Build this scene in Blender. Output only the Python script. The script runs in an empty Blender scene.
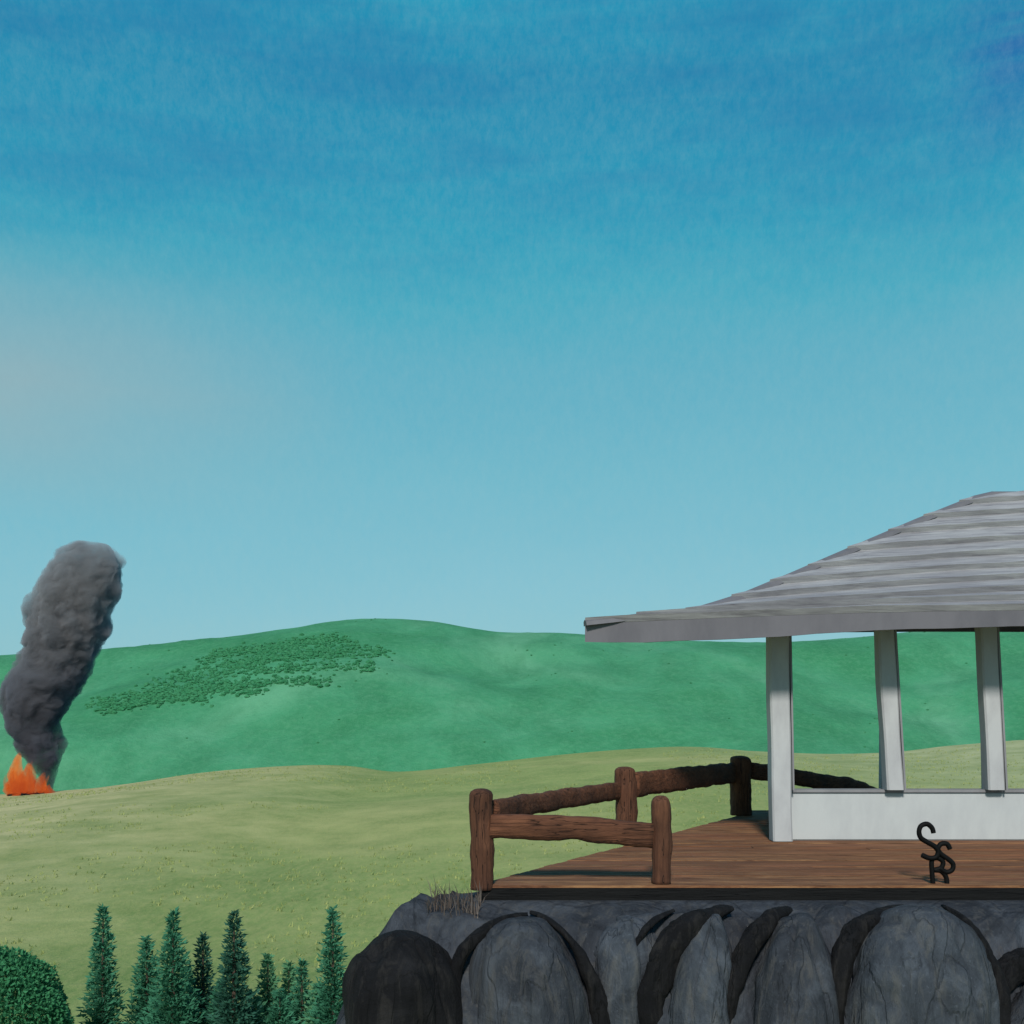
import bpy, bmesh, math, random
from mathutils import Vector, noise, Matrix

SC = bpy.context.scene
COL = SC.collection
F = 1100.0; HX = 512.0; HY = 706.0; EYE = 1.61
random.seed(7)

def P(px, py, d):
    """world point seen at picture position (px, py) when it stands d metres away"""
    return Vector(((px - HX) / F * d, d, EYE - (py - HY) / F * d))

def srgb(r, g, b):
    def f(c):
        c /= 255.0
        return c / 12.92 if c <= 0.04045 else ((c + 0.055) / 1.055) ** 2.4
    return (f(r), f(g), f(b), 1.0)

def interp(pts, x):
    if x <= pts[0][0]: return pts[0][1]
    for (a, b), (c, d) in zip(pts, pts[1:]):
        if x <= c:
            t = (x - a) / (c - a)
            return b + (d - b) * t
    return pts[-1][1]

def interp_s(pts, x):
    """smooth (Catmull-Rom) version"""
    n = len(pts)
    if x <= pts[0][0]: return pts[0][1]
    if x >= pts[-1][0]: return pts[-1][1]
    for i in range(n - 1):
        if x <= pts[i + 1][0]:
            p0 = pts[max(i - 1, 0)][1]; p1 = pts[i][1]; p2 = pts[i + 1][1]; p3 = pts[min(i + 2, n - 1)][1]
            t = (x - pts[i][0]) / (pts[i + 1][0] - pts[i][0])
            return 0.5 * ((2 * p1) + (-p0 + p2) * t + (2 * p0 - 5 * p1 + 4 * p2 - p3) * t * t + (-p0 + 3 * p1 - 3 * p2 + p3) * t ** 3)

def sstep(a, b, x):
    t = max(0.0, min(1.0, (x - a) / (b - a)))
    return t * t * (3 - 2 * t)

# ------------------------------------------------------------------ objects
def mesh_obj(name, verts, faces, mat=None, parent=None, smooth=False):
    me = bpy.data.meshes.new(name)
    me.from_pydata([tuple(v) for v in verts], [], faces)
    me.validate(); me.update()
    if smooth:
        me.polygons.foreach_set('use_smooth', [True] * len(me.polygons))
    if mat: me.materials.append(mat)
    o = bpy.data.objects.new(name, me)
    COL.objects.link(o)
    if parent: o.parent = parent
    return o

def bm_obj(name, bm, mat=None, parent=None, smooth=False):
    bmesh.ops.recalc_face_normals(bm, faces=bm.faces[:])
    me = bpy.data.meshes.new(name)
    bm.to_mesh(me); bm.free()
    if smooth:
        me.polygons.foreach_set('use_smooth', [True] * len(me.polygons))
    if mat: me.materials.append(mat)
    o = bpy.data.objects.new(name, me)
    COL.objects.link(o)
    if parent: o.parent = parent
    return o

def tag(o, label=None, cat=None, group=None, kind=None):
    if label: o['label'] = label
    if cat: o['category'] = cat
    if group: o['group'] = group
    if kind: o['kind'] = kind
    return o

def thing(name, label, cat, loc=(0, 0, 0), group=None):
    o = bpy.data.objects.new(name, None)
    o.empty_display_size = 0.2
    COL.objects.link(o)
    o.location = loc
    return tag(o, label, cat, group)

def reloc(o, root):
    """child meshes are written in world coordinates; keep them there"""
    o.location = -Vector(root.location)
    return o

# ------------------------------------------------------------------ materials
class NT:
    def __init__(s, name):
        s.m = bpy.data.materials.new(name); s.m.use_nodes = True
        s.t = s.m.node_tree; s.t.nodes.clear()
        s.out = s.n('ShaderNodeOutputMaterial')
    def n(s, kind, **kw):
        nd = s.t.nodes.new(kind)
        for k, v in kw.items():
            if k.startswith('i_'):
                nd.inputs[k[2:].replace('_', ' ')].default_value = v
            else: setattr(nd, k, v)
        return nd
    def l(s, a, b): s.t.links.new(a, b)
    def ramp(s, fac, stops, interp='LINEAR'):
        r = s.n('ShaderNodeValToRGB'); r.color_ramp.interpolation = interp
        e = r.color_ramp.elements
        e[0].position, e[0].color = stops[0]; e[1].position, e[1].color = stops[-1]
        for p, c in stops[1:-1]:
            k = e.new(p); k.color = c
        s.l(fac, r.inputs[0]); return r.outputs[0]
    def coord(s, scale=(1, 1, 1), rot=(0, 0, 0), kind='Object'):
        tc = s.n('ShaderNodeTexCoord'); mp = s.n('ShaderNodeMapping')
        mp.inputs['Scale'].default_value = scale; mp.inputs['Rotation'].default_value = rot
        s.l(tc.outputs[kind], mp.inputs[0]); return mp.outputs[0]
    def noise(s, vec, scale, detail=4, rough=0.55, dist=0.0):
        nn = s.n('ShaderNodeTexNoise')
        nn.inputs['Scale'].default_value = scale; nn.inputs['Detail'].default_value = detail
        nn.inputs['Roughness'].default_value = rough; nn.inputs['Distortion'].default_value = dist
        s.l(vec, nn.inputs['Vector']); return nn.outputs['Fac']
    def mix(s, fac, a, b, mode='MIX'):
        m = s.n('ShaderNodeMix', data_type='RGBA', blend_type=mode)
        for sock, v in ((0, fac), (6, a), (7, b)):
            if hasattr(v, 'is_output'): s.l(v, m.inputs[sock])
            else: m.inputs[sock].default_value = v
        return m.outputs[2]
    def math(s, op, a, b=0.0, c=0.0, clamp=False):
        m = s.n('ShaderNodeMath', operation=op); m.use_clamp = clamp
        for i, v in enumerate((a, b, c)):
            if hasattr(v, 'is_output'): s.l(v, m.inputs[i])
            else: m.inputs[i].default_value = v
        return m.outputs[0]
    def finish(s, col, rough=0.85, bump=None, bstr=0.3, bdist=0.02, spec=0.3, **kw):
        p = s.n('ShaderNodeBsdfPrincipled')
        if hasattr(col, 'is_output'): s.l(col, p.inputs['Base Color'])
        else: p.inputs['Base Color'].default_value = col
        p.inputs['Roughness'].default_value = rough
        p.inputs['Specular IOR Level'].default_value = spec
        if bump is not None:
            b = s.n('ShaderNodeBump'); b.inputs['Strength'].default_value = bstr
            b.inputs['Distance'].default_value = bdist
            s.l(bump, b.inputs['Height']); s.l(b.outputs[0], p.inputs['Normal'])
        s.l(p.outputs[0], s.out.inputs[0]); return s.m

def c3(r, g, b): return (r, g, b, 1.0)

def mat_meadow():
    t = NT('meadow_grass'); v = t.coord()
    big = t.noise(v, 0.022, 5, 0.6, 0.6)
    mid = t.noise(v, 0.22, 6, 0.65)
    fine = t.noise(t.coord((1, 0.35, 1)), 2.6, 5, 0.75)
    c = t.ramp(big, [(0.38, c3(.180, .250, .080)), (0.5, c3(.260, .310, .105)), (0.62, c3(.365, .365, .145))])
    # drier straw coloured ground on the left hand side of the meadow
    sx = t.n('ShaderNodeSeparateXYZ'); t.l(v, sx.inputs[0])
    wob = t.math('MULTIPLY_ADD', mid, 26.0, sx.outputs[0])
    dry = t.math('MULTIPLY_ADD', wob, -0.030, -0.12, clamp=True)
    c = t.mix(dry, c, c3(.50, .44, .23))
    pale = t.math('MULTIPLY_ADD', sx.outputs[0], 0.022, -0.35, clamp=True)
    c = t.mix(pale, c, c3(.42, .43, .24))
    c = t.mix(t.ramp(mid, [(0.38, c3(0, 0, 0)), (0.66, c3(.55, .55, .55))]), c, c3(.125, .190, .055))
    c = t.mix(t.ramp(fine, [(0.42, c3(0, 0, 0)), (0.72, c3(.6, .6, .6))]), c, c3(.35, .345, .135))
    return t.finish(c, 0.95, fine, 0.5, 0.25, spec=0.1)

def mat_hill():
    t = NT('hillside_green'); v = t.coord()
    big = t.noise(v, 0.012, 5, 0.6, 0.8)
    mid = t.noise(t.coord((1, 0.5, 1), (0, 0, 0.6)), 0.07, 6, 0.65, 0.4)
    fine = t.noise(v, 0.55, 5, 0.8)
    c = t.ramp(big, [(0.36, c3(.042, .215, .095)), (0.52, c3(.062, .270, .135)), (0.68, c3(.125, .340, .195))])
    c = t.mix(t.ramp(mid, [(0.42, c3(0, 0, 0)), (0.65, c3(.6, .6, .6))]), c, c3(.034, .175, .078))
    c = t.mix(t.ramp(fine, [(0.45, c3(0, 0, 0)), (0.75, c3(.5, .5, .5))]), c, c3(.12, .33, .18))
    return t.finish(c, 0.95, fine, 0.6, 1.2, spec=0.1)

def mat_foliage(name, a, b):
    t = NT(name)
    g = t.n('ShaderNodeNewGeometry')
    c = t.ramp(g.outputs['Random Per Island'], [(0.0, a), (1.0, b)])
    n = t.noise(t.coord(), 1.4, 3)
    c = t.mix(t.ramp(n, [(0.35, c3(0, 0, 0)), (0.65, c3(.6, .6, .6))]), c, tuple(x * .75 for x in a[:3]) + (1,))
    p = t.n('ShaderNodeBsdfDiffuse'); t.l(c, p.inputs[0])
    tr = t.n('ShaderNodeBsdfTranslucent'); t.l(c, tr.inputs[0])
    m = t.n('ShaderNodeMixShader'); m.inputs[0].default_value = 0.3
    t.l(p.outputs[0], m.inputs[1]); t.l(tr.outputs[0], m.inputs[2]); t.l(m.outputs[0], t.out.inputs[0])
    return t.m

def mat_bark():
    t = NT('bark'); n = t.noise(t.coord((6, 6, 1)), 3, 5)
    return t.finish(t.ramp(n, [(0.3, c3(.04, .028, .02)), (0.7, c3(.11, .08, .06))]), 0.95, n, 0.6, 0.02)

def mat_deck():
    t = NT('weathered_deck_boards')
    v = t.coord()
    s = t.n('ShaderNodeSeparateXYZ'); t.l(v, s.inputs[0])
    idx = t.math('FLOOR', t.math('DIVIDE', s.outputs[1], 0.145))
    wn = t.n('ShaderNodeTexWhiteNoise', noise_dimensions='1D'); t.l(idx, wn.inputs['W'])
    grain = t.noise(t.coord((0.9, 16, 8)), 2.4, 6, 0.7, 0.5)
    blot = t.noise(t.coord((0.5, 2.5, 1)), 1.2, 4, 0.6)
    c = t.ramp(grain, [(0.36, c3(.038, .014, .006)), (0.48, c3(.16, .068, .028)), (0.62, c3(.35, .185, .080))])
    c = t.mix(t.math('MULTIPLY', wn.outputs['Value'], 0.75), c, c3(.10, .038, .018))
    c = t.mix(t.ramp(blot, [(0.45, c3(0, 0, 0)), (0.7, c3(.6, .6, .6))]), c, c3(.25, .095, .045))
    return t.finish(c, 0.8, grain, 0.6, 0.012)

def mat_wood(name, lo, hi, axis=(14, 14, 1.2)):
    t = NT(name)
    g = t.noise(t.coord(axis), 1.6, 6, 0.7, 0.4)
    b = t.noise(t.coord(), 2.5, 4)
    c = t.ramp(g, [(0.32, lo), (0.68, hi)])
    c = t.mix(t.ramp(b, [(0.42, c3(0, 0, 0)), (0.7, c3(.6, .6, .6))]), c, tuple(x * .45 for x in lo[:3]) + (1,))
    k = t.noise(t.coord(tuple(x * (1.9 if x > 2 else .55) for x in axis)), 1.0, 2, 0.45)
    line = t.ramp(t.math('ABSOLUTE', t.math('SUBTRACT', k, 0.5)), [(0.0, c3(1, 1, 1)), (0.016, c3(0, 0, 0))])
    c = t.mix(t.math('MULTIPLY', line, 0.8), c, tuple(x * .2 for x in lo[:3]) + (1,))
    return t.finish(c, 0.85, t.math('SUBTRACT', g, t.math('MULTIPLY', line, 0.6)), 0.9, 0.02)

def mat_paint(name, base, stain, sc=3.0):
    t = NT(name)
    n = t.noise(t.coord((1, 1, .4)), sc, 6, 0.65)
    f = t.noise(t.coord((9, 9, 2)), 4.0, 4, 0.6)
    c = t.mix(t.ramp(n, [(0.40, c3(0, 0, 0)), (0.72, c3(.75, .75, .75))]), base, stain)
    return t.finish(c, 0.7, f, 0.25, 0.006)

def mat_shingle():
    t = NT('grey_shingles')
    g = t.noise(t.coord((0.6, 7, 7)), 2.2, 6, 0.7, 0.3)
    b = t.noise(t.coord(), 0.9, 4)
    c = t.ramp(g, [(0.32, c3(.14, .134, .148)), (0.46, c3(.235, .232, .242)), (0.64, c3(.335, .335, .34))])
    c = t.mix(t.ramp(b, [(0.4, c3(0, 0, 0)), (0.7, c3(.5, .5, .5))]), c, c3(.17, .163, .18))
    return t.finish(c, 0.85, g, 0.5, 0.015)

def mat_rock(name, lo, mid, hi, warm):
    t = NT(name)
    st = t.noise(t.coord((7, 7, 0.9)), 1.5, 7, 0.7, 0.5)
    b = t.noise(t.coord(), 2.1, 7, 0.65, 0.8)
    c = t.ramp(b, [(0.30, lo), (0.52, mid), (0.74, hi)])
    c = t.mix(t.ramp(st, [(0.50, c3(0, 0, 0)), (0.66, c3(.65, .65, .65))]), c, warm)
    c = t.mix(t.ramp(st, [(0.30, c3(.7, .7, .7)), (0.44, c3(0, 0, 0))]), c, lo)
    vo = t.n('ShaderNodeTexVoronoi', feature='DISTANCE_TO_EDGE'); vo.inputs['Scale'].default_value = 2.3
    wv = t.n('ShaderNodeVectorMath', operation='ADD'); nn = t.n('ShaderNodeTexNoise'); nn.inputs['Scale'].default_value = 3.0; nn.inputs['Detail'].default_value = 5
    t.l(t.coord((1, 1, .45)), wv.inputs[0]); t.l(nn.outputs['Color'], wv.inputs[1]); t.l(wv.outputs[0], vo.inputs['Vector'])
    ck = t.ramp(vo.outputs['Distance'], [(0.0, c3(1, 1, 1)), (0.035, c3(0, 0, 0))])
    c = t.mix(t.math('MULTIPLY', ck, 0.25), c, tuple(x * .4 for x in lo[:3]) + (1,))
    sp_ = t.noise(t.coord(), 34.0, 3, 0.7)
    c = t.mix(t.ramp(sp_, [(0.60, c3(0, 0, 0)), (0.72, c3(.5, .5, .5))]), c, hi)
    h = t.math('ADD', b, t.math('MULTIPLY', st, 0.8))
    h = t.math('SUBTRACT', h, t.math('MULTIPLY', ck, 0.22))
    return t.finish(c, 0.9, h, 0.9, 0.05, spec=0.2)

M = {}
M['meadow'] = mat_meadow(); M['hill'] = mat_hill()
M['deck'] = mat_deck(); M['shingle'] = mat_shingle(); M['bark'] = mat_bark()
M['post'] = mat_wood('dark_red_brown_timber', c3(.048, .018, .010), c3(.135, .055, .028))
M['rail'] = mat_wood('red_brown_rail', c3(.060, .021, .010), c3(.165, .065, .032), (1.5, 9, 14))
M['beam'] = mat_wood('tarred_black_beam', c3(.0012, .0012, .0012), c3(.003, .0028, .0028), (1.2, 14, 14))
M['white'] = mat_paint('grey_white_paint', c3(.42, .44, .44), c3(.34, .355, .365))
M['colpaint'] = mat_paint('column_grey_paint', c3(.40, .41, .415), c3(.27, .27, .285))
M['sill'] = mat_paint('sill_grey_paint', c3(.22, .22, .23), c3(.13, .13, .14))
M['fascia'] = mat_paint('fascia_board', c3(.125, .12, .135), c3(.08, .077, .09), 2.0)
M['rafter'] = mat_paint('rafter_grey', c3(.14, .135, .150), c3(.085, .085, .095))
M['rock'] = mat_rock('grey_basalt', c3(.014, .016, .021), c3(.032, .037, .046), c3(.070, .080, .096), c3(.070, .068, .066))
M['rock2'] = mat_rock('pale_blue_grey_basalt', c3(.018, .021, .027), c3(.042, .050, .062), c3(.092, .106, .128), c3(.085, .085, .083))
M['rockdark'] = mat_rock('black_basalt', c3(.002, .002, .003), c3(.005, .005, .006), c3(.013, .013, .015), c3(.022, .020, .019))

# ------------------------------------------------------------------ world
def make_world():
    w = bpy.data.worlds.new('World'); SC.world = w; w.use_nodes = True
    t = w.node_tree; t.nodes.clear()
    N = t.nodes.new; L = t.links.new
    out = N('ShaderNodeOutputWorld')
    sky = N('ShaderNodeTexSky'); sky.sky_type = 'NISHITA'; sky.sun_disc = False
    sky.sun_elevation = SUN_EL; sky.sun_rotation = SUN_AZ
    bg = N('ShaderNodeBackground'); bg.inputs[1].default_value = 0.1; L(sky.outputs[0], bg.inputs[0])
    tc = N('ShaderNodeTexCoord')
    sp = N('ShaderNodeSeparateXYZ'); L(tc.outputs['Generated'], sp.inputs[0])
    def nz(scale, sc, det, rough=0.6, rot=(0, 0, 0), dist=0.0):
        mp = N('ShaderNodeMapping'); mp.inputs['Scale'].default_value = scale; mp.inputs['Rotation'].default_value = rot
        L(tc.outputs['Generated'], mp.inputs[0])
        n = N('ShaderNodeTexNoise'); n.inputs['Scale'].default_value = sc; n.inputs['Detail'].default_value = det
        n.inputs['Roughness'].default_value = rough; n.inputs['Distortion'].default_value = dist
        L(mp.outputs[0], n.inputs['Vector']); return n.outputs['Fac']
    def ma(op, a, b, c=0.0, clamp=False):
        m = N('ShaderNodeMath'); m.operation = op; m.use_clamp = clamp
        for i, v in enumerate((a, b, c)):
            if hasattr(v, 'is_output'): L(v, m.inputs[i])
            else: m.inputs[i].default_value = v
        return m.outputs[0]
    def mx(f, a, b):
        m = N('ShaderNodeMix'); m.data_type = 'RGBA'
        for i, v in ((0, f), (6, a), (7, b)):
            if hasattr(v, 'is_output'): L(v, m.inputs[i])
            else: m.inputs[i].default_value = v
        return m.outputs[2]
    wob = nz((1.0, 1.0, 2.6), 2.4, 4)
    el = ma('MULTIPLY_ADD', wob, 0.13, ma('ADD', sp.outputs[2], -0.065))
    r = N('ShaderNodeValToRGB'); L(el, r.inputs[0])
    stops = [(0.0, srgb(136, 194, 207)), (0.09, srgb(124, 190, 206)), (0.20, srgb(108, 185, 201)), (0.30, srgb(92, 178, 197)),
             (0.355, srgb(62, 173, 194)), (0.40, srgb(30, 163, 190)), (0.455, srgb(12, 149, 184)), (0.49, srgb(2, 142, 180)), (0.55, srgb(22, 162, 194)), (0.75, srgb(20, 120, 172))]
    e = r.color_ramp.elements
    e[0].position, e[0].color = stops[0]; e[1].position, e[1].color = stops[-1]
    for p, c in stops[1:-1]:
        k = e.new(p); k.color = c
    col = r.outputs[0]
    # thin grey veil of cloud low on the left
    v = nz((1.0, 1.0, 3.0), 2.2, 5, 0.6, (0, 0, 0.4))
    lo = ma('MULTIPLY_ADD', ma('ABSOLUTE', ma('SUBTRACT', sp.outputs[2], 0.262), 0), -9.0, 1.0, True)
    lf = ma('MULTIPLY_ADD', sp.outputs[0], -3.6, -0.45, True)
    veil = ma('MULTIPLY', ma('MULTIPLY', lo, lf), ma('MULTIPLY_ADD', v, 1.6, 0.15, True))
    col = mx(veil, col, srgb(150, 180, 184))
    # deeper blue streaks high up on the right
    hi = ma('MULTIPLY_ADD', sp.outputs[2], 12.0, -4.9, True)
    rg = ma('MULTIPLY_ADD', sp.outputs[0], 22.0, -6.9, True)
    stv = nz((1.5, 1.5, 16.0), 2.6, 4, 0.6)
    stm = ma('MULTIPLY_ADD', stv, 5.0, -1.9, True)
    col = mx(ma('MULTIPLY', ma('MULTIPLY', hi, rg), stm), col, srgb(16, 104, 172))
    # fine mottling of high thin cloud
    f = nz((1.6, 1, 0.8), 95.0, 5, 0.8, (0.3, 0.6, 0.2))
    g2 = nz((1, 1, 5.5), 3.0, 6, 0.65)
    col2 = mx(ma('MULTIPLY_ADD', f, 1.1, -0.40, True), col, srgb(150, 195, 200))
    col = mx(0.45, col, col2)
    col3 = mx(ma('MULTIPLY_ADD', g2, 4.0, -1.7, True), col, srgb(10, 122, 172))
    m2 = ma('MINIMUM', ma('MULTIPLY_ADD', sp.outputs[2], 5.0, -1.65, True), 0.75)
    col = mx(m2, col, col3)
    b2 = N('ShaderNodeBackground'); b2.inputs[1].default_value = 1.0; L(col, b2.inputs[0])
    ms = N('ShaderNodeMixShader'); ms.inputs[0].default_value = 0.85
    L(bg.outputs[0], ms.inputs[1]); L(b2.outputs[0], ms.inputs[2]); L(ms.outputs[0], out.inputs[0])

SUN_EL = math.radians(37); SUN_AZ = math.radians(186)     # behind the camera
make_world()
sd = bpy.data.lights.new('sun', 'SUN'); sd.energy = 3.9; sd.angle = math.radians(7.0); sd.color = (1.0, .95, .88)
so = bpy.data.objects.new('sun', sd); COL.objects.link(so)
sdir = Vector((math.sin(SUN_AZ) * math.cos(SUN_EL), math.cos(SUN_AZ) * math.cos(SUN_EL), math.sin(SUN_EL)))
so.rotation_euler = (-sdir).to_track_quat('-Z', 'Y').to_euler()
so.location = sdir * 60

# ------------------------------------------------------------------ camera
cd = bpy.data.cameras.new('camera'); cam = bpy.data.objects.new('camera', cd); COL.objects.link(cam)
cd.sensor_width = 36; cd.lens = 36 * F / 1024; cd.shift_y = (HY - 512) / 1024
cd.clip_end = 9000; cd.clip_start = 0.05
cam.location = (0, 0, EYE); cam.rotation_euler = (math.radians(90), 0, 0)
SC.camera = cam
SC.view_settings.view_transform = 'Standard'; SC.view_settings.look = 'None'
SC.view_settings.gamma = 1; SC.view_settings.exposure = 0

# ------------------------------------------------------------------ ground
YC = 150.0
crest_px = [(-300, 800), (0, 795), (60, 791), (110, 786), (200, 773), (290, 766), (345, 766), (395, 772), (470, 765), (560, 755), (650, 748),
            (700, 747), (750, 751), (830, 754), (900, 752), (950, 746), (1024, 740), (1300, 735)]
def zcrest(x):
    return EYE - (interp_s(crest_px, HX + x * F / YC) - HY) / F * YC
def ground_z(x, y):
    zc = zcrest(x)
    n = noise.noise(Vector((x * .02, y * .02, 3.1))) * 1.3 + noise.noise(Vector((x * .07, y * .07, 8.3))) * .35
    if y <= YC:
        t = sstep(18, YC, y) * .55 + .45 * max(0, min(1, (y - 18) / (YC - 18)))
        z = -8.9 + (zc + 8.9) * t + n * (1 - sstep(100, YC - 6, y)) * sstep(14, 40, y)
    else:
        z = zc + (-27 - zc) * sstep(YC, YC + 75, y) ** .9
        z += n * sstep(YC + 10, YC + 60, y)
    return z

ys = [-60, -30, -12]; y = 0.0
while y < 144: ys.append(y); y += 0.6 + y * .010
while y < 156: ys.append(y); y += 0.35
while y < 260: ys.append(y); y += 4
ys += [280, 320, 400, 600, 1200, 4000]
xs = []
x = 0.0
while x < 120: xs.append(x); x += 1.2
while x < 400: xs.append(x); x += 8
xs += [600, 1200, 3000]
xs = sorted(set([-a for a in xs] + xs))
vs = [(x, y, ground_z(x, y)) for y in ys for x in xs]
nx = len(xs)
fs = [(j * nx + i, j * nx + i + 1, (j + 1) * nx + i + 1, (j + 1) * nx + i) for j in range(len(ys) - 1) for i in range(nx - 1)]
g = mesh_obj('ground', vs, fs, M['meadow'], smooth=True); g['kind'] = 'structure'

# ------------------------------------------------------------------ far hills
YH = 420.0
hill_px = [(-400, 690), (-200, 672), (0, 656), (60, 653), (110, 650), (160, 645), (230, 637), (300, 627), (345, 620), (385, 618.5), (430, 621),
           (465, 627), (500, 632), (560, 633), (620, 637), (700, 641), (780, 642), (860, 637), (930, 630), (1024, 627), (1200, 640), (1500, 690)]
def hill_z(x, y):
    zc = EYE + (HY - interp_s(hill_px, HX + x * F / YH)) / F * YH
    if y <= YH:
        t = (y - 215) / (YH - 215)
        prof = .75 * sstep(0, 1, t) + .25 * max(0, min(1, t))
        z = -30 + (zc + 30) * prof
        k = 1 - sstep(.75, 1.0, t)
        z += k * (noise.noise(Vector((x * .012, y * .02, 1.7))) * 7 + noise.noise(Vector((x * .04, y * .05, 5.7))) * 2.2) * sstep(0, .2, t)
        z += (1 - .6 * sstep(.9, 1, t)) * noise.noise(Vector((x * .22, y * .22, 2.2))) * .45
    else:
        z = zc + (-30 - zc) * sstep(YH, YH + 260, y)
    return z
ys = [215 + i * 2.0 for i in range(98)] + [411 + i * 1.2 for i in range(16)] + [432, 440, 455, 480, 520, 580, 640, 690]
xs = [-600 + i * 3.0 for i in range(401)]
vs = [(x, y, hill_z(x, y)) for y in ys for x in xs]
nx = len(xs)
fs = [(j * nx + i, j * nx + i + 1, (j + 1) * nx + i + 1, (j + 1) * nx + i) for j in range(len(ys) - 1) for i in range(nx - 1)]
h = mesh_obj('hills', vs, fs, M['hill'], smooth=True); h['kind'] = 'structure'

# scrub growing on the hill fold: low bushes nobody could count
def hit_hill(px, py):
    dx = (px - HX) / F; dz = -(py - HY) / F
    y = 225.0
    while y < 425:
        if EYE + dz * y < hill_z(dx * y, y): return (dx * y, y)
        y += 1.0
    return None
def blob(vs, fs, c, r, hh, rnd):
    b = len(vs); n = 6
    vs.append((c[0], c[1], c[2] + hh))
    for ring, (rr, zz) in enumerate(((.62, .78), (1.0, .35), (.9, -.2))):
        for i in range(n):
            a = (i + ring * .5) / n * math.tau
            q = rr * r * rnd.uniform(.75, 1.2)
            vs.append((c[0] + math.cos(a) * q, c[1] + math.sin(a) * q, c[2] + zz * hh * rnd.uniform(.85, 1.1)))
    for i in range(n):
        fs.append((b, b + 1 + i, b + 1 + (i + 1) % n))
        for k in (0, 1):
            o1 = b + 1 + k * n; o2 = o1 + n
            fs.append((o1 + i, o2 + i, o2 + (i + 1) % n, o1 + (i + 1) % n))
rnd = random.Random(3)
vs, fs = [], []
strokes = [((105, 712), (205, 700)), ((130, 697), (330, 683)), ((150, 686), (372, 668)), ((175, 676), (385, 655)), ((230, 668), (380, 650)),
           ((90, 706), (260, 693)), ((200, 662), (300, 650)), ((255, 655), (350, 642))]
for (a, b) in strokes:
    for i in range(420):
        u = rnd.random()
        px = a[0] + (b[0] - a[0]) * u + rnd.gauss(0, 5)
        py = a[1] + (b[1] - a[1]) * u + rnd.gauss(0, 2.6) - 6 * math.sin(u * 3.1)
        hp = hit_hill(px, py)
        if not hp: continue
        X, Y = hp
        r = rnd.uniform(.25, 1.0) ** 1.3
        blob(vs, fs, (X, Y, hill_z(X, Y)), r, r * rnd.uniform(.6, 1.1), rnd)
for i in range(500):
    X = rnd.uniform(-230, 240); Y = rnd.uniform(240, 415)
    if noise.noise(Vector((X * .03, Y * .03, 9))) < .05: continue
    r = rnd.uniform(.2, .45)
    blob(vs, fs, (X, Y, hill_z(X, Y)), r, r * .7, rnd)
M['scrub'] = mat_foliage('hill_scrub', c3(.050, .25, .11), c3(.085, .32, .15))
s = mesh_obj('hill_scrub', vs, fs, M['scrub'])
tag(s, 'dark green low scrub in diagonal bands on the far green hill', 'scrub', kind='stuff')

# grass tussocks over the meadow
rnd = random.Random(5)
vs, fs = [], []
for i in range(7000):
    Y = 26 + 122 * rnd.random() ** .75; X = rnd.uniform(-.55, .55) * Y
    if noise.noise(Vector((X * .05, Y * .05, 4))) < -.05: continue
    z = ground_z(X, Y) - .02
    for k in range(4):
        a = rnd.random() * math.tau; l = rnd.uniform(.10, .26); w = .05
        ox = X + rnd.gauss(0, .12); oy = Y + rnd.gauss(0, .12)
        b = len(vs)
        vs += [(ox - math.cos(a) * w, oy - math.sin(a) * w, z), (ox + math.cos(a) * w, oy + math.sin(a) * w, z),
               (ox + rnd.gauss(0, .07), oy + rnd.gauss(0, .07), z + l)]
        fs.append((b, b + 1, b + 2))
M['tuss'] = mat_foliage('meadow_tussock', c3(.32, .38, .13), c3(.42, .43, .18))
s = mesh_obj('meadow_grass', vs, fs, M['tuss'])
tag(s, 'short olive grass tussocks over the open meadow', 'grass', kind='stuff')

# ------------------------------------------------------------------ fire and smoke
fb = P(29, 794, 146)
fb.z = ground_z(fb.x, fb.y)
fire = thing('fire', 'orange bonfire blazing on the meadow crest under the dark smoke', 'fire', fb)
def mat_flame(name, lo, hi):
    t = NT(name)
    s = t.n('ShaderNodeSeparateXYZ'); t.l(t.coord(), s.inputs[0])
    n = t.noise(t.coord((1, 1, .45)), 1.6, 6, .7, 1.0)
    f = t.math('ADD', t.math('MULTIPLY', s.outputs[2], .12), t.math('MULTIPLY_ADD', n, 2.6, -1.25), clamp=True)
    c = t.ramp(f, [(0.1, lo), (0.8, hi)])
    e = t.n('ShaderNodeVolumePrincipled'); e.inputs['Color'].default_value = (.3, .08, .02, 1)
    dn = t.math('MULTIPLY_ADD', t.noise(t.coord((1, 1, .5), (.3, 0, 0)), 1.1, 5, .65, .6), 7.0, -2.2)
    dn = t.math('MAXIMUM', dn, .15)
    t.l(dn, e.inputs['Density']); t.l(t.math('MULTIPLY', dn, 1.0), e.inputs['Emission Strength']); t.l(c, e.inputs['Emission Color'])
    t.l(e.outputs[0], t.out.inputs['Volume']); return t.m
mf = mat_flame('flame_orange', c3(.36, .060, .010), c3(.58, .18, .026))
mf2 = mat_flame('flame_deep_orange', c3(.30, .042, .010), c3(.48, .11, .018))
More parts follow.
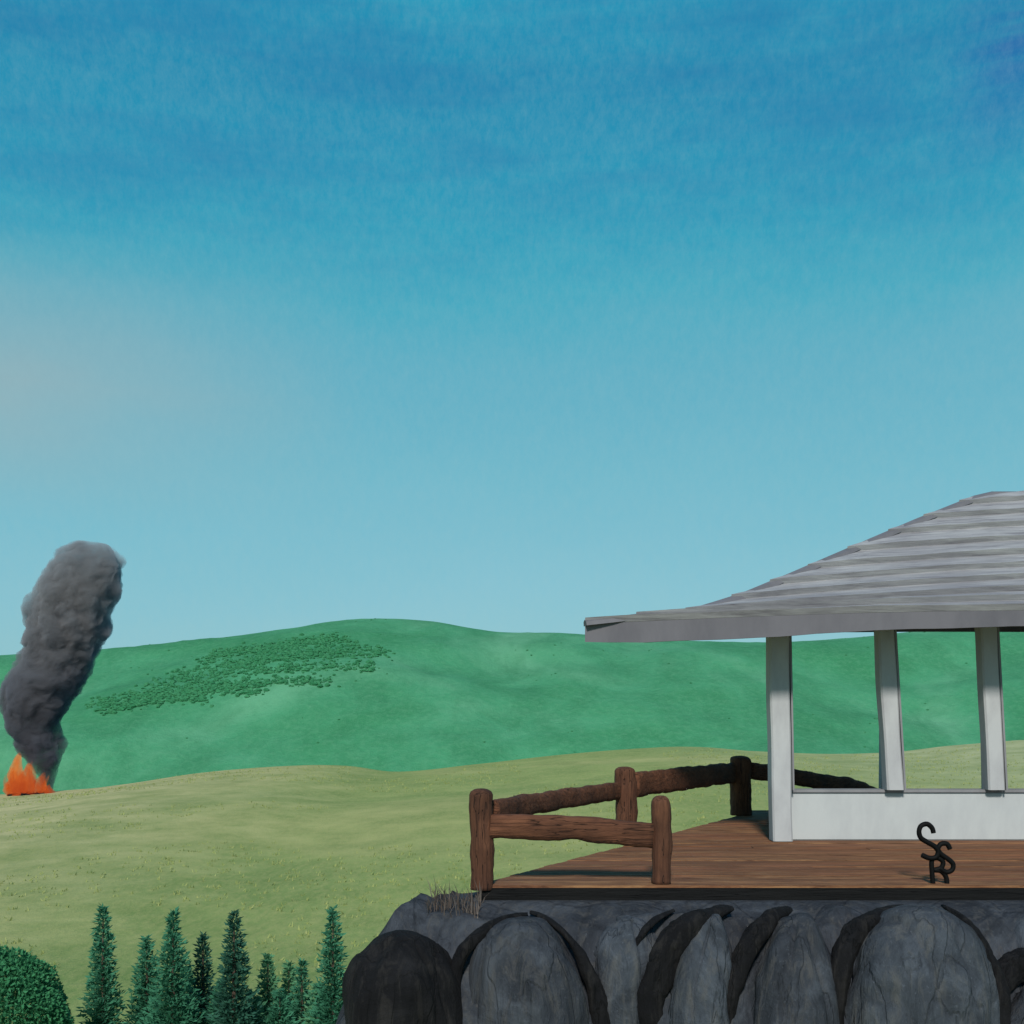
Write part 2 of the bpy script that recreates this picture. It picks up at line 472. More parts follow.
def flame(cx, cy, w, hh, lean, mat, seed):
    vs, fs = [], []; nr, ns = 14, 18
    for j in range(nr + 1):
        t = j / nr
        prof = (math.sin(min(1, t * 1.6 + .28) * math.pi * .5) if t < .4 else 1) * (1 - t) ** .62
        for i in range(ns):
            a = i / ns * math.tau
            q = w * prof * (1 + .35 * noise.noise(Vector((math.cos(a) * 1.3, math.sin(a) * 1.3, t * 3 + seed))))
            vs.append((cx + math.cos(a) * q + lean * t ** 1.4 + .25 * math.sin(t * 6 + seed), cy + math.sin(a) * q * .8, -.3 + t * hh))
    for j in range(nr):
        for i in range(ns):
            fs.append((j * ns + i, j * ns + (i + 1) % ns, (j + 1) * ns + (i + 1) % ns, (j + 1) * ns + i))
    fs.append(tuple(range(ns))[::-1]); fs.append(tuple(nr * ns + i for i in range(ns)))
    o = mesh_obj('flame', vs, fs, mat, fire, smooth=True)
for args in [(-1.5, 0, 1.6, 6.0, .1, mf, 1.), (-2.3, .3, 1.1, 4.2, -.2, mf, 4.), (-.1, -.5, 1.9, 4.6, .1, mf2, 9.), (1.3, .1, 1.4, 3.3, .5, mf2, 14.),
             (-.7, -1.0, 1.7, 3.2, -.1, mf2, 21.), (-2.1, -.6, 1.1, 2.6, -.2, mf, 27.), (2.5, -.4, .9, 1.7, .6, mf2, 31.), (-.2, .5, .7, 5.0, .5, mf, 38.), (-2.7, .1, .6, 3.2, -.5, mf2, 45.), (1.9, .5, .6, 2.9, .3, mf, 52.)]:
    flame(*args)
# charred brushwood feeding it
bm = bmesh.new(); rnd = random.Random(2)
for i in range(26):
    a = rnd.random() * math.tau; q = rnd.uniform(.6, 2.6)
    m = Matrix.Translation((math.cos(a) * q, math.sin(a) * q * .7, .12)) @ Matrix.Rotation(rnd.random() * 3.1, 4, 'Z') @ Matrix.Rotation(1.35 + rnd.gauss(0, .12), 4, 'Y')
    bmesh.ops.create_cone(bm, cap_ends=True, segments=7, radius1=.13, radius2=.07, depth=rnd.uniform(1.0, 2.0), matrix=m)
bm_obj('brushwood', bm, M['rockdark'], fire)

smoke_px = [  # centre x, y, half width
    (47, 792, 5), (46, 772, 10), (40, 752, 20), (34, 731, 25), (35, 707, 33), (44, 684, 41), (56, 660, 37), (65, 637, 40), (71, 608, 43), (82, 578, 40), (86, 560, 34), (88, 549, 26), (89, 543, 12)]
DS = 147.5
base = P(45, 790, DS)
base.z = ground_z(base.x, base.y)
vs, fs = [], []; ns = 60; nr = 110
cxs = [(i / (len(smoke_px) - 1), p[0]) for i, p in enumerate(smoke_px)]
cys = [(i / (len(smoke_px) - 1), p[1]) for i, p in enumerate(smoke_px)]
cws = [(i / (len(smoke_px) - 1), p[2]) for i, p in enumerate(smoke_px)]
for j in range(nr + 1):
    t = j / nr
    c = P(interp_s(cxs, t), interp_s(cys, t), DS); w = max(.25, interp_s(cws, t) / F * DS)
    for i in range(ns):
        a = i / ns * math.tau
        p = Vector((math.cos(a), math.sin(a), 0))
        q3 = Vector((c.x + p.x * w, c.y + p.y * w, c.z))
        bl = abs(noise.noise(q3 * .32)) * 1.2 + abs(noise.noise(q3 * .75 + Vector((5, 0, 0)))) * .55 + abs(noise.noise(q3 * 1.7)) * .25
        r = w * .92 + (bl - .25) * min(1.2, w * .5)
        vs.append(Vector((c.x + p.x * r, c.y + p.y * r, c.z + .5 * noise.noise(q3 * .6))) - base)
for j in range(nr):
    for i in range(ns):
        fs.append((j * ns + i, j * ns + (i + 1) % ns, (j + 1) * ns + (i + 1) % ns, (j + 1) * ns + i))
fs.append(tuple(range(ns))[::-1]); fs.append(tuple(nr * ns + i for i in range(ns)))
t = NT('dark_smoke')
n1 = t.noise(t.coord(), .30, 6, .68, .8)
sz = t.n('ShaderNodeSeparateXYZ'); t.l(t.coord(), sz.inputs[0])
hgt = t.math('MULTIPLY', sz.outputs[2], 1 / 33.0, clamp=True)
dens = t.math('MULTIPLY', t.math('MULTIPLY_ADD', n1, 5.2, -1.75, clamp=False), t.math('MULTIPLY_ADD', hgt, -.45, 1.0))
dens = t.math('MAXIMUM', dens, .05)
colr = t.ramp(t.math('ADD', hgt, t.math('MULTIPLY_ADD', n1, .6, -.3)), [(0.1, c3(.25, .25, .31)), (0.45, c3(.45, .45, .50)), (0.8, c3(.72, .71, .72))])
pv = t.n('ShaderNodeVolumePrincipled'); t.l(colr, pv.inputs['Color']); t.l(t.math('MULTIPLY', dens, 1.5), pv.inputs['Density'])
pv.inputs['Anisotropy'].default_value = 0.1
t.l(pv.outputs[0], t.out.inputs['Volume'])
sm = mesh_obj('smoke_plume', vs, fs, t.m, smooth=True); sm.location = base
tag(sm, 'dark grey smoke plume leaning right as it rises above the orange fire', 'smoke')

# ------------------------------------------------------------------ cliff under the deck
A = Vector((-.35, 9.86)); D = Vector((3.46, 16.4))
FRONT_Y = 9.60
def plate_dist(x, y):
    """how far outside the flat rock top a point lies"""
    n = Vector((-(D.y - A.y), D.x - A.x)).normalized()
    left = (Vector((x, y)) - (A + Vector((-.14, 0)))).dot(n)
    left -= .17 * (1 - sstep(9.9, 10.8, y))
    front = (9.72 - y)
    back = y - 19.5
    l2 = max(left, 0); f2 = max(front, 0); b2 = max(back, 0)
    return math.sqrt(l2 * l2 + f2 * f2 + b2 * b2), left, front
def cliff_z(x, y):
    d, left, front = plate_dist(x, y)
    z = -.13
    if d > 0:
        L_, F_ = max(left, 0), max(front, 0)
        zl = 1.45 * min(L_, .30) + 9.0 * max(0, L_ - .30)
        zf = .22 * min(F_, .5) + 1.5 * max(0, min(F_ - .36, .5)) + 6.0 * max(0, F_ - .86)
        z -= zl + zf
    if left > -.25 and y < 10.2 and x < -.3: z += .13 * sstep(-.25, 0, left)
    k = min(1, d * 3)
    nn = Vector((x * 1.3, y * 1.3, 2.2))
    z += k * (noise.noise(nn) * .22 + noise.noise(nn * 3) * .09 + noise.noise(nn * 8) * .035)
    z -= k * abs(noise.noise(Vector((x * 2.2, y * .6, 7)))) * .12
    if d <= .05: z = min(z, -.125)
    return max(z, -9.6)
xs = [-4.6 + i * .05 for i in range(160)] + [3.4 + i * .12 for i in range(110)]
ys = [7.4 + i * .045 for i in range(66)] + [10.4 + i * .14 for i in range(82)]
vs = [(x, y, cliff_z(x, y)) for y in ys for x in xs]
nx = len(xs)
fs = [(j * nx + i, j * nx + i + 1, (j + 1) * nx + i + 1, (j + 1) * nx + i) for j in range(len(ys) - 1) for i in range(nx - 1)]
c = mesh_obj('cliff', vs, fs, M['rock'], smooth=True); c['kind'] = 'structure'

def rock_column(pl, pr, ptop, d, mat, label, seed, peak=.5, ry=.55, flat=.0, lean=0.0, domeh=None, group='rounded rock columns of the cliff'):
    cx = ((pl + pr) / 2 - HX) / F * d; rx = (pr - pl) / 2 / F * d
    ztop = EYE - (ptop - HY) / F * d
    dh = domeh or rx * 1.25
    vs, fs = [], []; ns = 84
    prof = []
    for k in range(1, 27):
        a = k / 26 * math.pi / 2
        prof.append((math.sin(a) ** (.85 - flat * .3), -dh * (1 - math.cos(a)), 1 - math.sin(a)))
    for k in range(1, 36):
        z = dh + k * .07 * (1 + k * .06)
        prof.append((1 + .02 * k ** .7, -z, 0))
    vs.append((cx + (peak - .5) * rx, d, ztop))
    for (q, z, top) in prof:
        for i in range(ns):
            a = i / ns * math.tau
            u = Vector((math.cos(a), math.sin(a)))
            sx = cx + u.x * rx * q + (peak - .5) * rx * top * 1.0 + lean * (-z)
            sy = d + u.y * ry * q
            n3 = Vector((sx * 1.6 + seed, sy * 1.6, z * .8))
            dsp = noise.noise(n3) * .11 + noise.noise(n3 * 2.7) * .05 + noise.noise(Vector((sx * 7, sy * 7, z * 1.1 + seed))) * .035 + noise.noise(n3 * 11) * .010
            crack = max(0, .09 - abs(noise.noise(Vector((sx * 2.6 + seed * 3, sy * 2.6, z * .45))))) * .45
            dsp = (dsp - crack) * min(1, q * 1.5)
            vs.append((sx + u.x * dsp, sy + u.y * dsp, max(-9.7, ztop + z + dsp * .5 * top)))
    for i in range(ns): fs.append((0, 1 + i, 1 + (i + 1) % ns))
    for j in range(len(prof) - 1):
        for i in range(ns):
            b = 1 + j * ns
            fs.append((b + i, b + ns + i, b + ns + (i + 1) % ns, b + (i + 1) % ns))
    o = mesh_obj('rock_column', vs, fs, mat, smooth=True)
    return tag(o, label, 'rock', group)

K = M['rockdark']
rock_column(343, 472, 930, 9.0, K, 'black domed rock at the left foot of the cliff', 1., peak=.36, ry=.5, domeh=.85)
rock_column(459, 594, 918, 9.15, M['rock'], 'broad grey domed rock column below the railing corner post', 5., peak=.47, ry=.5, domeh=.95)
rock_column(592, 662, 915, 9.36, M['rock2'], 'narrow blue grey rock column below the short front railing', 9., ry=.34, domeh=.4, flat=.5)
rock_column(658, 740, 914, 9.12, M['rock2'], 'slim grey rock column leaning right, next right of the narrow blue grey one', 13., peak=.95, ry=.42, domeh=1.1)
rock_column(738, 836, 913, 9.05, M['rock'], 'grey rock column with its top leaning right, under the house corner', 17., peak=.85, ry=.45, domeh=1.1)
rock_column(840, 992, 905, 8.98, M['rock2'], 'largest pale blue grey rock column, below the black signature', 23., peak=.58, ry=.5, domeh=1.15)
rock_column(1000, 1120, 984, 8.95, M['rock'], 'low brown grey rock at the far right of the cliff', 31., ry=.5, peak=.5, domeh=.4)
rock_column(994, 1110, 914, 9.45, M['rock2'], 'grey ledge rock behind the low rock at the far right', 37., ry=.35, peak=.5, flat=.8, domeh=.25)
rock_column(1120, 1260, 915, 9.2, M['rock'], 'grey domed rock past the far right of the cliff', 67., ry=.5)
# added black strips stand in for shade in the clefts and over column shoulders
def gap_shade(path, label, seed):
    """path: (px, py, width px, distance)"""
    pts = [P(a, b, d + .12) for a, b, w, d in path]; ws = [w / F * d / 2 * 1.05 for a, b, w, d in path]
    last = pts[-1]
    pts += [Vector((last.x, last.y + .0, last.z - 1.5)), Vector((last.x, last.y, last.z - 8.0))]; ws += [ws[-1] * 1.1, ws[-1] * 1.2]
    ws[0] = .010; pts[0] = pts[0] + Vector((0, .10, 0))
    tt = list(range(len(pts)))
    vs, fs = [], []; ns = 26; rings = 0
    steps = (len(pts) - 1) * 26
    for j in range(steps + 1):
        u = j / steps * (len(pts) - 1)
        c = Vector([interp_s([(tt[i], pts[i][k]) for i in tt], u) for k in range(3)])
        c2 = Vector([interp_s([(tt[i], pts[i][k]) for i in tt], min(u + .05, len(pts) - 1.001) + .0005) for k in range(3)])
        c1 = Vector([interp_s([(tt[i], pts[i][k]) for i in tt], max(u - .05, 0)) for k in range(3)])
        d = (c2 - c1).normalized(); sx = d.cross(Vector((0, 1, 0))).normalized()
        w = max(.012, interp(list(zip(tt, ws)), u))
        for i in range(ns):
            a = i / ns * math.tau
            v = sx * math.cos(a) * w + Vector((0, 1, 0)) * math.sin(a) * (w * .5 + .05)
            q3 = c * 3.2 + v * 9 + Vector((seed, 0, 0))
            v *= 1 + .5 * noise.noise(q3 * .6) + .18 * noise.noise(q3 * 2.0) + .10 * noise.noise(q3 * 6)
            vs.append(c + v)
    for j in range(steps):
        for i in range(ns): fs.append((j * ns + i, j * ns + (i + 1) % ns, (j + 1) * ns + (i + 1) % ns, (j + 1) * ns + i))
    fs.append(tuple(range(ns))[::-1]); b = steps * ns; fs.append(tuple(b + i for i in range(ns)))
    o = mesh_obj('gap_shade_strip', vs, fs, K, smooth=True)
    tag(o, label, 'rock', 'added black gap-shade strips in the clefts of the cliff')
gap_shade([(528, 916, 6, 9.25), (505, 921, 13, 9.1), (480, 936, 17, 8.98), (460, 962, 14, 8.92), (455, 1020, 14, 8.9)], 'added black gap-shade strip curling over the left shoulder of the broad grey dome', 3.)
gap_shade([(530, 914, 5, 9.25), (549, 921, 7, 9.12), (572, 942, 9, 9.0), (588, 972, 16, 8.93), (600, 1022, 22, 8.9)], 'added black gap-shade strip running down the right side of the broad grey dome', 13.)
gap_shade([(676, 912, 3, 9.2), (654, 921, 6, 9.1), (638, 940, 6, 9.02), (628, 962, 3, 8.98), (626, 985, 2, 8.98)], 'thin added black gap-shade strip on the narrow blue grey column', 23.)
gap_shade([(735, 910, 8, 9.22), (706, 918, 20, 9.05), (676, 942, 27, 8.95), (658, 980, 27, 8.9), (648, 1022, 26, 8.88)], 'thick added black gap-shade strip left of the slim leaning grey column', 33.)
gap_shade([(794, 911, 8, 9.2), (772, 920, 18, 9.03), (748, 946, 22, 8.9), (734, 985, 20, 8.85), (729, 1022, 20, 8.83)], 'added black gap-shade strip arching left of the column under the house corner', 43.)
gap_shade([(908, 908, 8, 9.15), (880, 918, 18, 8.97), (854, 938, 26, 8.86), (840, 975, 24, 8.8), (833, 1022, 22, 8.78)], 'added black gap-shade strip arching left of the largest pale column', 53.)
gap_shade([(948, 908, 6, 9.1), (964, 922, 11, 8.97), (981, 946, 16, 8.87), (991, 980, 26, 8.8), (992, 1022, 34, 8.78)], 'added black gap-shade strip on the right shoulder of the largest pale column', 63.)
gap_shade([(1075, 960, 20, 9.1), (1050, 966, 30, 9.0), (1020, 968, 32, 8.95), (1000, 985, 26, 8.88), (996, 1022, 20, 8.86)], 'added black gap-shade strip lying across the top of the low rock at the far right', 73.)
# dark talus filling right end
# dry grass on the shoulder
rnd = random.Random(12)
vs, fs = [], []
for i in range(210):
    x = rnd.uniform(-.72, -.27); y = rnd.uniform(9.35, 9.85)
    z = cliff_z(x, y) - .03
    l = rnd.uniform(.07, .20) * (1.35 if rnd.random() < .15 else 1); w = rnd.uniform(.003, .006); a = rnd.random() * 3.1
    bx = rnd.gauss(-.02, .05); by = rnd.gauss(0, .03)
    b = len(vs)
    ca, sa = math.cos(a) * w, math.sin(a) * w
    vs += [(x - ca, y - sa, z), (x + ca, y + sa, z), (x + bx * .35 + ca * .8, y + by * .35 + sa * .8, z + l * .6), (x + bx * .35 - ca * .8, y + by * .35 - sa * .8, z + l * .6), (x + bx, y + by, z + l)]
    fs += [(b, b + 1, b + 2, b + 3), (b + 3, b + 2, b + 4)]
M['dry'] = mat_foliage('dry_grass', c3(.09, .07, .06), c3(.26, .22, .19))
s = mesh_obj('dry_grass', vs, fs, M['dry'])
tag(s, 'dry brown grass on the rock beside the railing corner post', 'grass', kind='stuff')

# ------------------------------------------------------------------ deck
deck = thing('wooden_deck', 'brown plank deck with a black front beam on top of the cliff', 'deck', (4, 12, 0))
def left_x(y): return A.x + (D.x - A.x) * (y - A.y) / (D.y - A.y)
bm = bmesh.new(); rnd = random.Random(8)
def box_pts(bm, pts_lo, pts_hi):
    lo = [bm.verts.new(p) for p in pts_lo]; hi = [bm.verts.new(p) for p in pts_hi]; n = len(lo)
    bm.faces.new(lo[::-1]); bm.faces.new(hi)
    for i in range(n): bm.faces.new((lo[i], lo[(i + 1) % n], hi[(i + 1) % n], hi[i]))
y = A.y
while y < 16.9:
    y0, y1 = y, y + .130
    j = rnd.uniform(-.01, .015)
    xa, xb = left_x(min(y0, 16.4)) + j, left_x(min(y1, 16.4)) + j
    cuts = [None, max(rnd.uniform(2, 5.5), xb + .6), rnd.uniform(6.5, 10), 14.2]
    for q in range(3):
        l0, l1 = (xa, xb) if q == 0 else (cuts[q] + .004, cuts[q] + .004)
        r = cuts[q + 1]
        if r < l1 + .3: continue
        zt = rnd.uniform(-.004, .004)
        box_pts(bm, [(l0, y0, -.02), (r, y0, -.02), (r, y1, -.02), (l1, y1, -.02)], [(l0, y0, zt), (r, y0, zt), (r, y1, zt), (l1, y1, zt)])
    y += .145
o = bm_obj('planks', bm, M['deck'], deck); reloc(o, deck)
bm = bmesh.new()
box_pts(bm, [(-.30, 9.852, -.155), (14.1, 9.852, -.155), (14.1, 10.0, -.155), (-.22, 10.0, -.155)], [(-.30, 9.852, -.023), (14.1, 9.852, -.023), (14.1, 10.0, -.023), (-.22, 10.0, -.023)])
o = bm_obj('front_beam', bm, M['beam'], deck); reloc(o, deck)
bm = bmesh.new()
e = Vector((D.x - A.x, D.y - A.y)).normalized(); nn = Vector((e.y, -e.x))
a0 = A + e * .20 + nn * .03; a1 = D + nn * .03
box_pts(bm, [(a0.x, a0.y, -.14), (a0.x + nn.x * .08, a0.y + nn.y * .08, -.14), (a1.x + nn.x * .08, a1.y + nn.y * .08, -.14), (a1.x, a1.y, -.14)],
        [(a0.x, a0.y, -.023), (a0.x + nn.x * .08, a0.y + nn.y * .08, -.023), (a1.x + nn.x * .08, a1.y + nn.y * .08, -.023), (a1.x, a1.y, -.023)])
o = bm_obj('side_beam', bm, M['beam'], deck); reloc(o, deck)

# ------------------------------------------------------------------ railing
rail_root = thing('wooden_railing', 'rough dark brown timber railing round the deck corner', 'railing', (A.x, A.y, 0))
def hewn(path, ra, rb, mat, name, parent, seed, round_top=False, ns=16, upv=Vector((0, 0, 1))):
    """hand-hewn timber: squarish section swept on a path, knots and wobble"""
    vs, fs = [], []
    n = len(path) - 1; L = (path[-1] - path[0]).length
    dirv = (path[-1] - path[0]).normalized()
    side = dirv.cross(upv).normalized() if abs(dirv.dot(upv)) < .95 else Vector((1, 0, 0))
    up = side.cross(dirv).normalized()
    steps = max(24, int(L / .05))
    rings = []
    for j in range(steps + 1):
        t = j / steps
        k = t * n; i0 = min(int(k), n - 1); p = path[i0].lerp(path[i0 + 1], k - i0)
        s = 1.0
        rings.append((p, s, t))
    if round_top:
        p = path[-1]
        for q in (.35, .62, .82, .94, .99):
            rings.append((p + dirv * (math.sin(q * math.pi / 2) * .055), math.cos(q * math.pi / 2 * .93), 1.0))
    for (p, s, t) in rings:
        w1 = ra * s; w2 = rb * s
        for i in range(ns):
            a = (i + .5) / ns * math.tau
            ca, sa = math.cos(a), math.sin(a)
            sq = 1 / max(abs(ca), abs(sa)) * .62 + .38
            v = side * (ca * w1 * min(sq, 1.22)) + up * (sa * w2 * min(sq, 1.22))
            q3 = (p + v) * 1.0 + Vector((seed, 0, 0))
            v *= 1 + .16 * noise.noise(q3 * 4.5) + .07 * noise.noise(q3 * 14)
            vs.append(p + v)
    for j in range(len(rings) - 1):
        for i in range(ns):
            fs.append((j * ns + i, j * ns + (i + 1) % ns, (j + 1) * ns + (i + 1) % ns, (j + 1) * ns + i))
    fs.append(tuple(range(ns))[::-1]); b = (len(rings) - 1) * ns; fs.append(tuple(b + i for i in range(ns)))
    o = mesh_obj(name, vs, fs, mat, parent, smooth=True)
    return reloc(o, parent)

dA, dB, dC, dD = 9.92, 9.98, 13.4, 16.25
pA = P(482, 885, dA); pB = P(661, 885, dB); pC = P(625, 885, dC); pD = P(741, 885, dD)
def post(px_top, ytop, px_bot, d, w, seed, zb=0.001, name='post'):
    top = P(px_top, ytop, d) - Vector((0, 0, .05)); bot = Vector(((px_bot - HX) / F * d, d, zb))
    mid = bot.lerp(top, .5) + Vector((.008, 0, 0))
    return hewn([bot, mid, top], w, w * .9, M['post'], name, rail_root, seed, True)
post(481, 789, 482, dA, .108, 1, -.04)
post(661, 796, 661, dB, .086, 5)
post(625, 767, 626, dC, .128, 9)
post(740, 756, 741, dD, .150, 14)
# front rail, corner post to the free standing post
def ray(px, py, d): return P(px, py, d)
hewn([ray(490, 826, dA - .02), ray(575, 828, 9.95), ray(652, 836, dB - .02)], .075, .112, M['rail'], 'rail', rail_root, 21)
# side rail, corner post back to the house
hewn([ray(492, 812, dA + .1), ray(555, 800, 11.6), ray(617, 791, dC - .05)], .065, .105, M['rail'], 'rail', rail_root, 27)
hewn([ray(634, 785, dC + .05), ray(685, 778, 14.7), ray(733, 773, dD - .05)], .065, .150, M['rail'], 'rail', rail_root, 33)
E = Vector((5.55, 17.7, 0))
endr = P(884, 799, 18.2)
hewn([ray(749, 770, dD + .04), ray(800, 778, 16.9), ray(852, 786, 17.7), endr], .065, .125, M['rail'], 'rail', rail_root, 39)
hewn([Vector((endr.x, endr.y, -.14)), endr + Vector((0, 0, .0))], .09, .08, M['post'], 'post', rail_root, 44, True)

# ------------------------------------------------------------------ lookout house
house = thing('lookout_house', 'open sided grey lookout house with a sweeping shingle roof on the deck', 'building', (7.2, 14.5, 0))
WD = 13.2; BK = 15.7; XC = 7.2
def box(name, x0, x1, y0, y1, z0, z1, mat, bev=.01, parent=house):
    bm = bmesh.new()
    box_pts(bm, [(x0, y0, z0), (x1, y0, z0), (x1, y1, z0), (x0, y1, z0)], [(x0, y0, z1), (x1, y0, z1), (x1, y1, z1), (x0, y1, z1)])
    bmesh.ops.bevel(bm, geom=bm.edges[:], offset=bev, segments=2, affect='EDGES')
    o = bm_obj(name, bm, mat, parent); return reloc(o, house)
xl = (777 - HX) / F * WD                 # left column axis
ZS = .60
xr = 2 * XC - xl
box('front_wall', xl - .03, xr + .03, WD - .05, WD + .09, .005, ZS - .03, M['white'], .012)
box('sill', xl + .10, xr - .10, WD - .07, WD + .12, ZS - .027, ZS + .012, M['sill'], .008)
# side wall (runs straight back from the left column)
bx = (777 - HX) / F * BK
bm = bmesh.new()
box_pts(bm, [(xl, WD + .094, .005), (xl + .12, WD + .094, .005), (bx + .12, BK, .005), (bx, BK, .005)],
        [(xl, WD + .094, ZS - .03), (xl + .12, WD + .094, ZS - .03), (bx + .12, BK, ZS - .03), (bx, BK, ZS - .03)])
o = bm_obj('side_wall', bm, M['white'], house); reloc(o, house)

def column(pxt, pxb, d, w, ztop, zbot, seed, name='column'):
    vs, fs = [], []; n = 40
    hw = w / 2
    sec = []
    bv = .02
    for (sx, sy) in ((-1, -1), (1, -1), (1, 1), (-1, 1)):
        pts = [(sx * hw, sy * (hw - bv)), (sx * (hw - bv), sy * hw)]
        if sx * sy > 0: sec += pts
        else: sec += pts[::-1]
    for j in range(n + 1):
        t = j / n; z = zbot + (ztop - zbot) * t
        px = pxb + (pxt - pxb) * t
        cx = (px - HX) / F * d + .018 * noise.noise(Vector((seed, z * .9, 0)))
        k = 1 + .06 * noise.noise(Vector((seed + 9, z * 1.3, 0)))
        for (a, b) in sec: vs.append((cx + a * k, d + b * k, z))
    m = len(sec)
    for j in range(n):
        for i in range(m): fs.append((j * m + i, j * m + (i + 1) % m, (j + 1) * m + (i + 1) % m, (j + 1) * m + i))
    fs.append(tuple(range(m))[::-1]); fs.append(tuple(n * m + i for i in range(m)))
    o = mesh_obj(name, vs, fs, M['colpaint'], house); return reloc(o, house)
cw = .20
yc = WD - .075
column(777, 781, yc, .235, 2.60, .008, 1)
column(883, 893, yc, cw, 2.68, ZS + .014, 2)
column(985, 994, yc, cw, 2.70, ZS + .014, 3)
for i in range(1, 5): column(990 + i * 104, 994 + i * 104, yc, cw, 2.7, ZS + .014, 3 + i)
column(777, 777, BK + .1, .20, 2.72, .008, 21)
for px in (886, 988, 1095, 1200): column(px, px, BK + .1, .16, 2.75, .008, px)
for (px, pb) in ((788.5, 791.5), (892.5, 902.5), (994.5, 1003.5)):  # dark strips added as the shaded right edges of the columns
    xa = (pb - HX) / F * yc; xb = (px - HX) / F * yc
    bm = bmesh.new()
    box_pts(bm, [(xa - .011, yc - .10, ZS + .013), (xa + .011, yc - .10, ZS + .013), (xa + .011, yc + .02, ZS + .013), (xa - .011, yc + .02, ZS + .013)],
            [(xb - .011, yc - .10, 2.58), (xb + .011, yc - .10, 2.58), (xb + .011, yc + .02, 2.58), (xb - .011, yc + .02, 2.58)])
    o = bm_obj('shade_edge', bm, M['sill'], house); reloc(o, house)
# trim caps where the columns meet the roof: top plates
box('top_plate', xl - .05, xr, yc - .05, yc + .05, 2.585, 2.70, M['rafter'], .008)

# roof ------------------------------------------------------------
# hip line as it runs from the drooping eave corner to the ridge
hip = [(585, 624, 12.2), (612, 621, 12.24), (640, 617.5, 12.3), (665, 615, 12.38), (690, 613, 12.48), (715, 605.5, 12.62), (742, 597, 12.8), (790, 577, 13.1), (850, 551, 13.5), (915, 523, 13.9), (975, 499, 14.25), (992, 495, 14.35)]
hipw = [P(*h) for h in hip]
acc = [0.0]
for a, b in zip(hipw, hipw[1:]): acc.append(acc[-1] + (b - a).length)
tot = acc[-1]
def hip_at(t):
    s = t * tot
    return Vector([interp([(acc[i], hipw[i][k]) for i in range(len(acc))], s) for k in range(3)])
ridge = hipw[-1]
RX0, RX1 = ridge.x, 2 * XC - ridge.x
if RX1 < RX0 + 1: RX1 = RX0 + 1
RXC = (RX0 + RX1) / 2
# centre profile of the front slope (at x = RXC), eave to ridge, slightly concave
zE = EYE + (HY - 610) / F * 12.05
def front_mid(t):
    tt = t ** 1.0
    z = zE + (ridge.z + .12 - zE) * (0.82 * tt + .18 * tt * tt)
    return Vector((RXC, 12.05 + (ridge.y - 12.05) * tt, z))
NC = 10                                   # shingle courses
def row_pt(t, u):
    """t eave->ridge, u 0 = left hip ... 1 = right hip"""
    # the lower courses end at the hip: the hip is climbed quicker than the slope near the eave
    hl = hip_at(.12 + .88 * t if t > 0 else .0) if False else hip_at(t)
    m = front_mid(t)
    if u <= .5:
        k = u / .5
        p = hl.lerp(m, k)
        p.z += .05 * math.sin(k * math.pi) * (1 - t)
        return p
    q = row_pt(t, 1 - u); q.x = 2 * RXC - q.x
    return q
NU = 60
us = [i / NU for i in range(NU + 1)]
vs, fs = [], []
prev = None
rn = random.Random(4)
offs = [0.0] + [rn.uniform(-.010, .010) for _ in range(NC - 1)] + [0.0]
def tcourse(k): return max(0.0, min(1.0, (k / NC) + offs[k]))
for k in range(NC):
    t0, t1 = tcourse(k), tcourse(k + 1)
    rows = [(t0, .078), (t0 + .5 * (t1 - t0), .044), (min(1, t1 + .004), .006)]
    base = len(vs)
    # butt edge
    rows = [(t0, .0)] + rows
    for (t, lift) in rows:
        for u in us:
            p = row_pt(t, u).copy()
            w = noise.noise(Vector((u * 14, k * 3.3, 0))) * .014
            # lift along roughly the slope normal
            p += Vector((0, -.45, .89)) * (lift + (w if lift > .01 else 0))
            vs.append(p)
    n = len(us)
    for r in range(3):
        for i in range(n - 1):
            a = base + r * n + i
            fs.append((a, a + 1, a + n + 1, a + n))
# rear slope and two hip ends (simple courses), plus underside
REAR_Y = 16.5; REAR_Z = 2.86
rl = Vector((3.15, REAR_Y, REAR_Z)); rr = Vector((2 * RXC - rl.x, REAR_Y, REAR_Z))
def quad_patch(fa, nu, nv):
    b = len(vs)
    for j in range(nv + 1):
        for i in range(nu + 1): vs.append(fa(i / nu, j / nv))
    for j in range(nv):
        for i in range(nu):
            a = b + j * (nu + 1) + i
            fs.append((a, a + 1, a + nu + 2, a + nu + 1))
def left_face(u, t):     # u 0 hip front, 1 rear hip; t eave->ridge
    h0 = hip_at(t); r0 = rl.lerp(ridge, t ** .9); return h0.lerp(r0, u)
def right_face(u, t):
    p = left_face(u, t); return Vector((2 * RXC - p.x, p.y, p.z))
def rear_face(u, t):
    a = rl.lerp(ridge, t ** .9); b = Vector((2 * RXC - a.x, a.y, a.z)); return a.lerp(b, u)
quad_patch(left_face, 6, 20); quad_patch(right_face, 6, 20); quad_patch(rear_face, 8, 20)
roof = mesh_obj('roof', vs, fs, M['shingle'], house); reloc(roof, house)

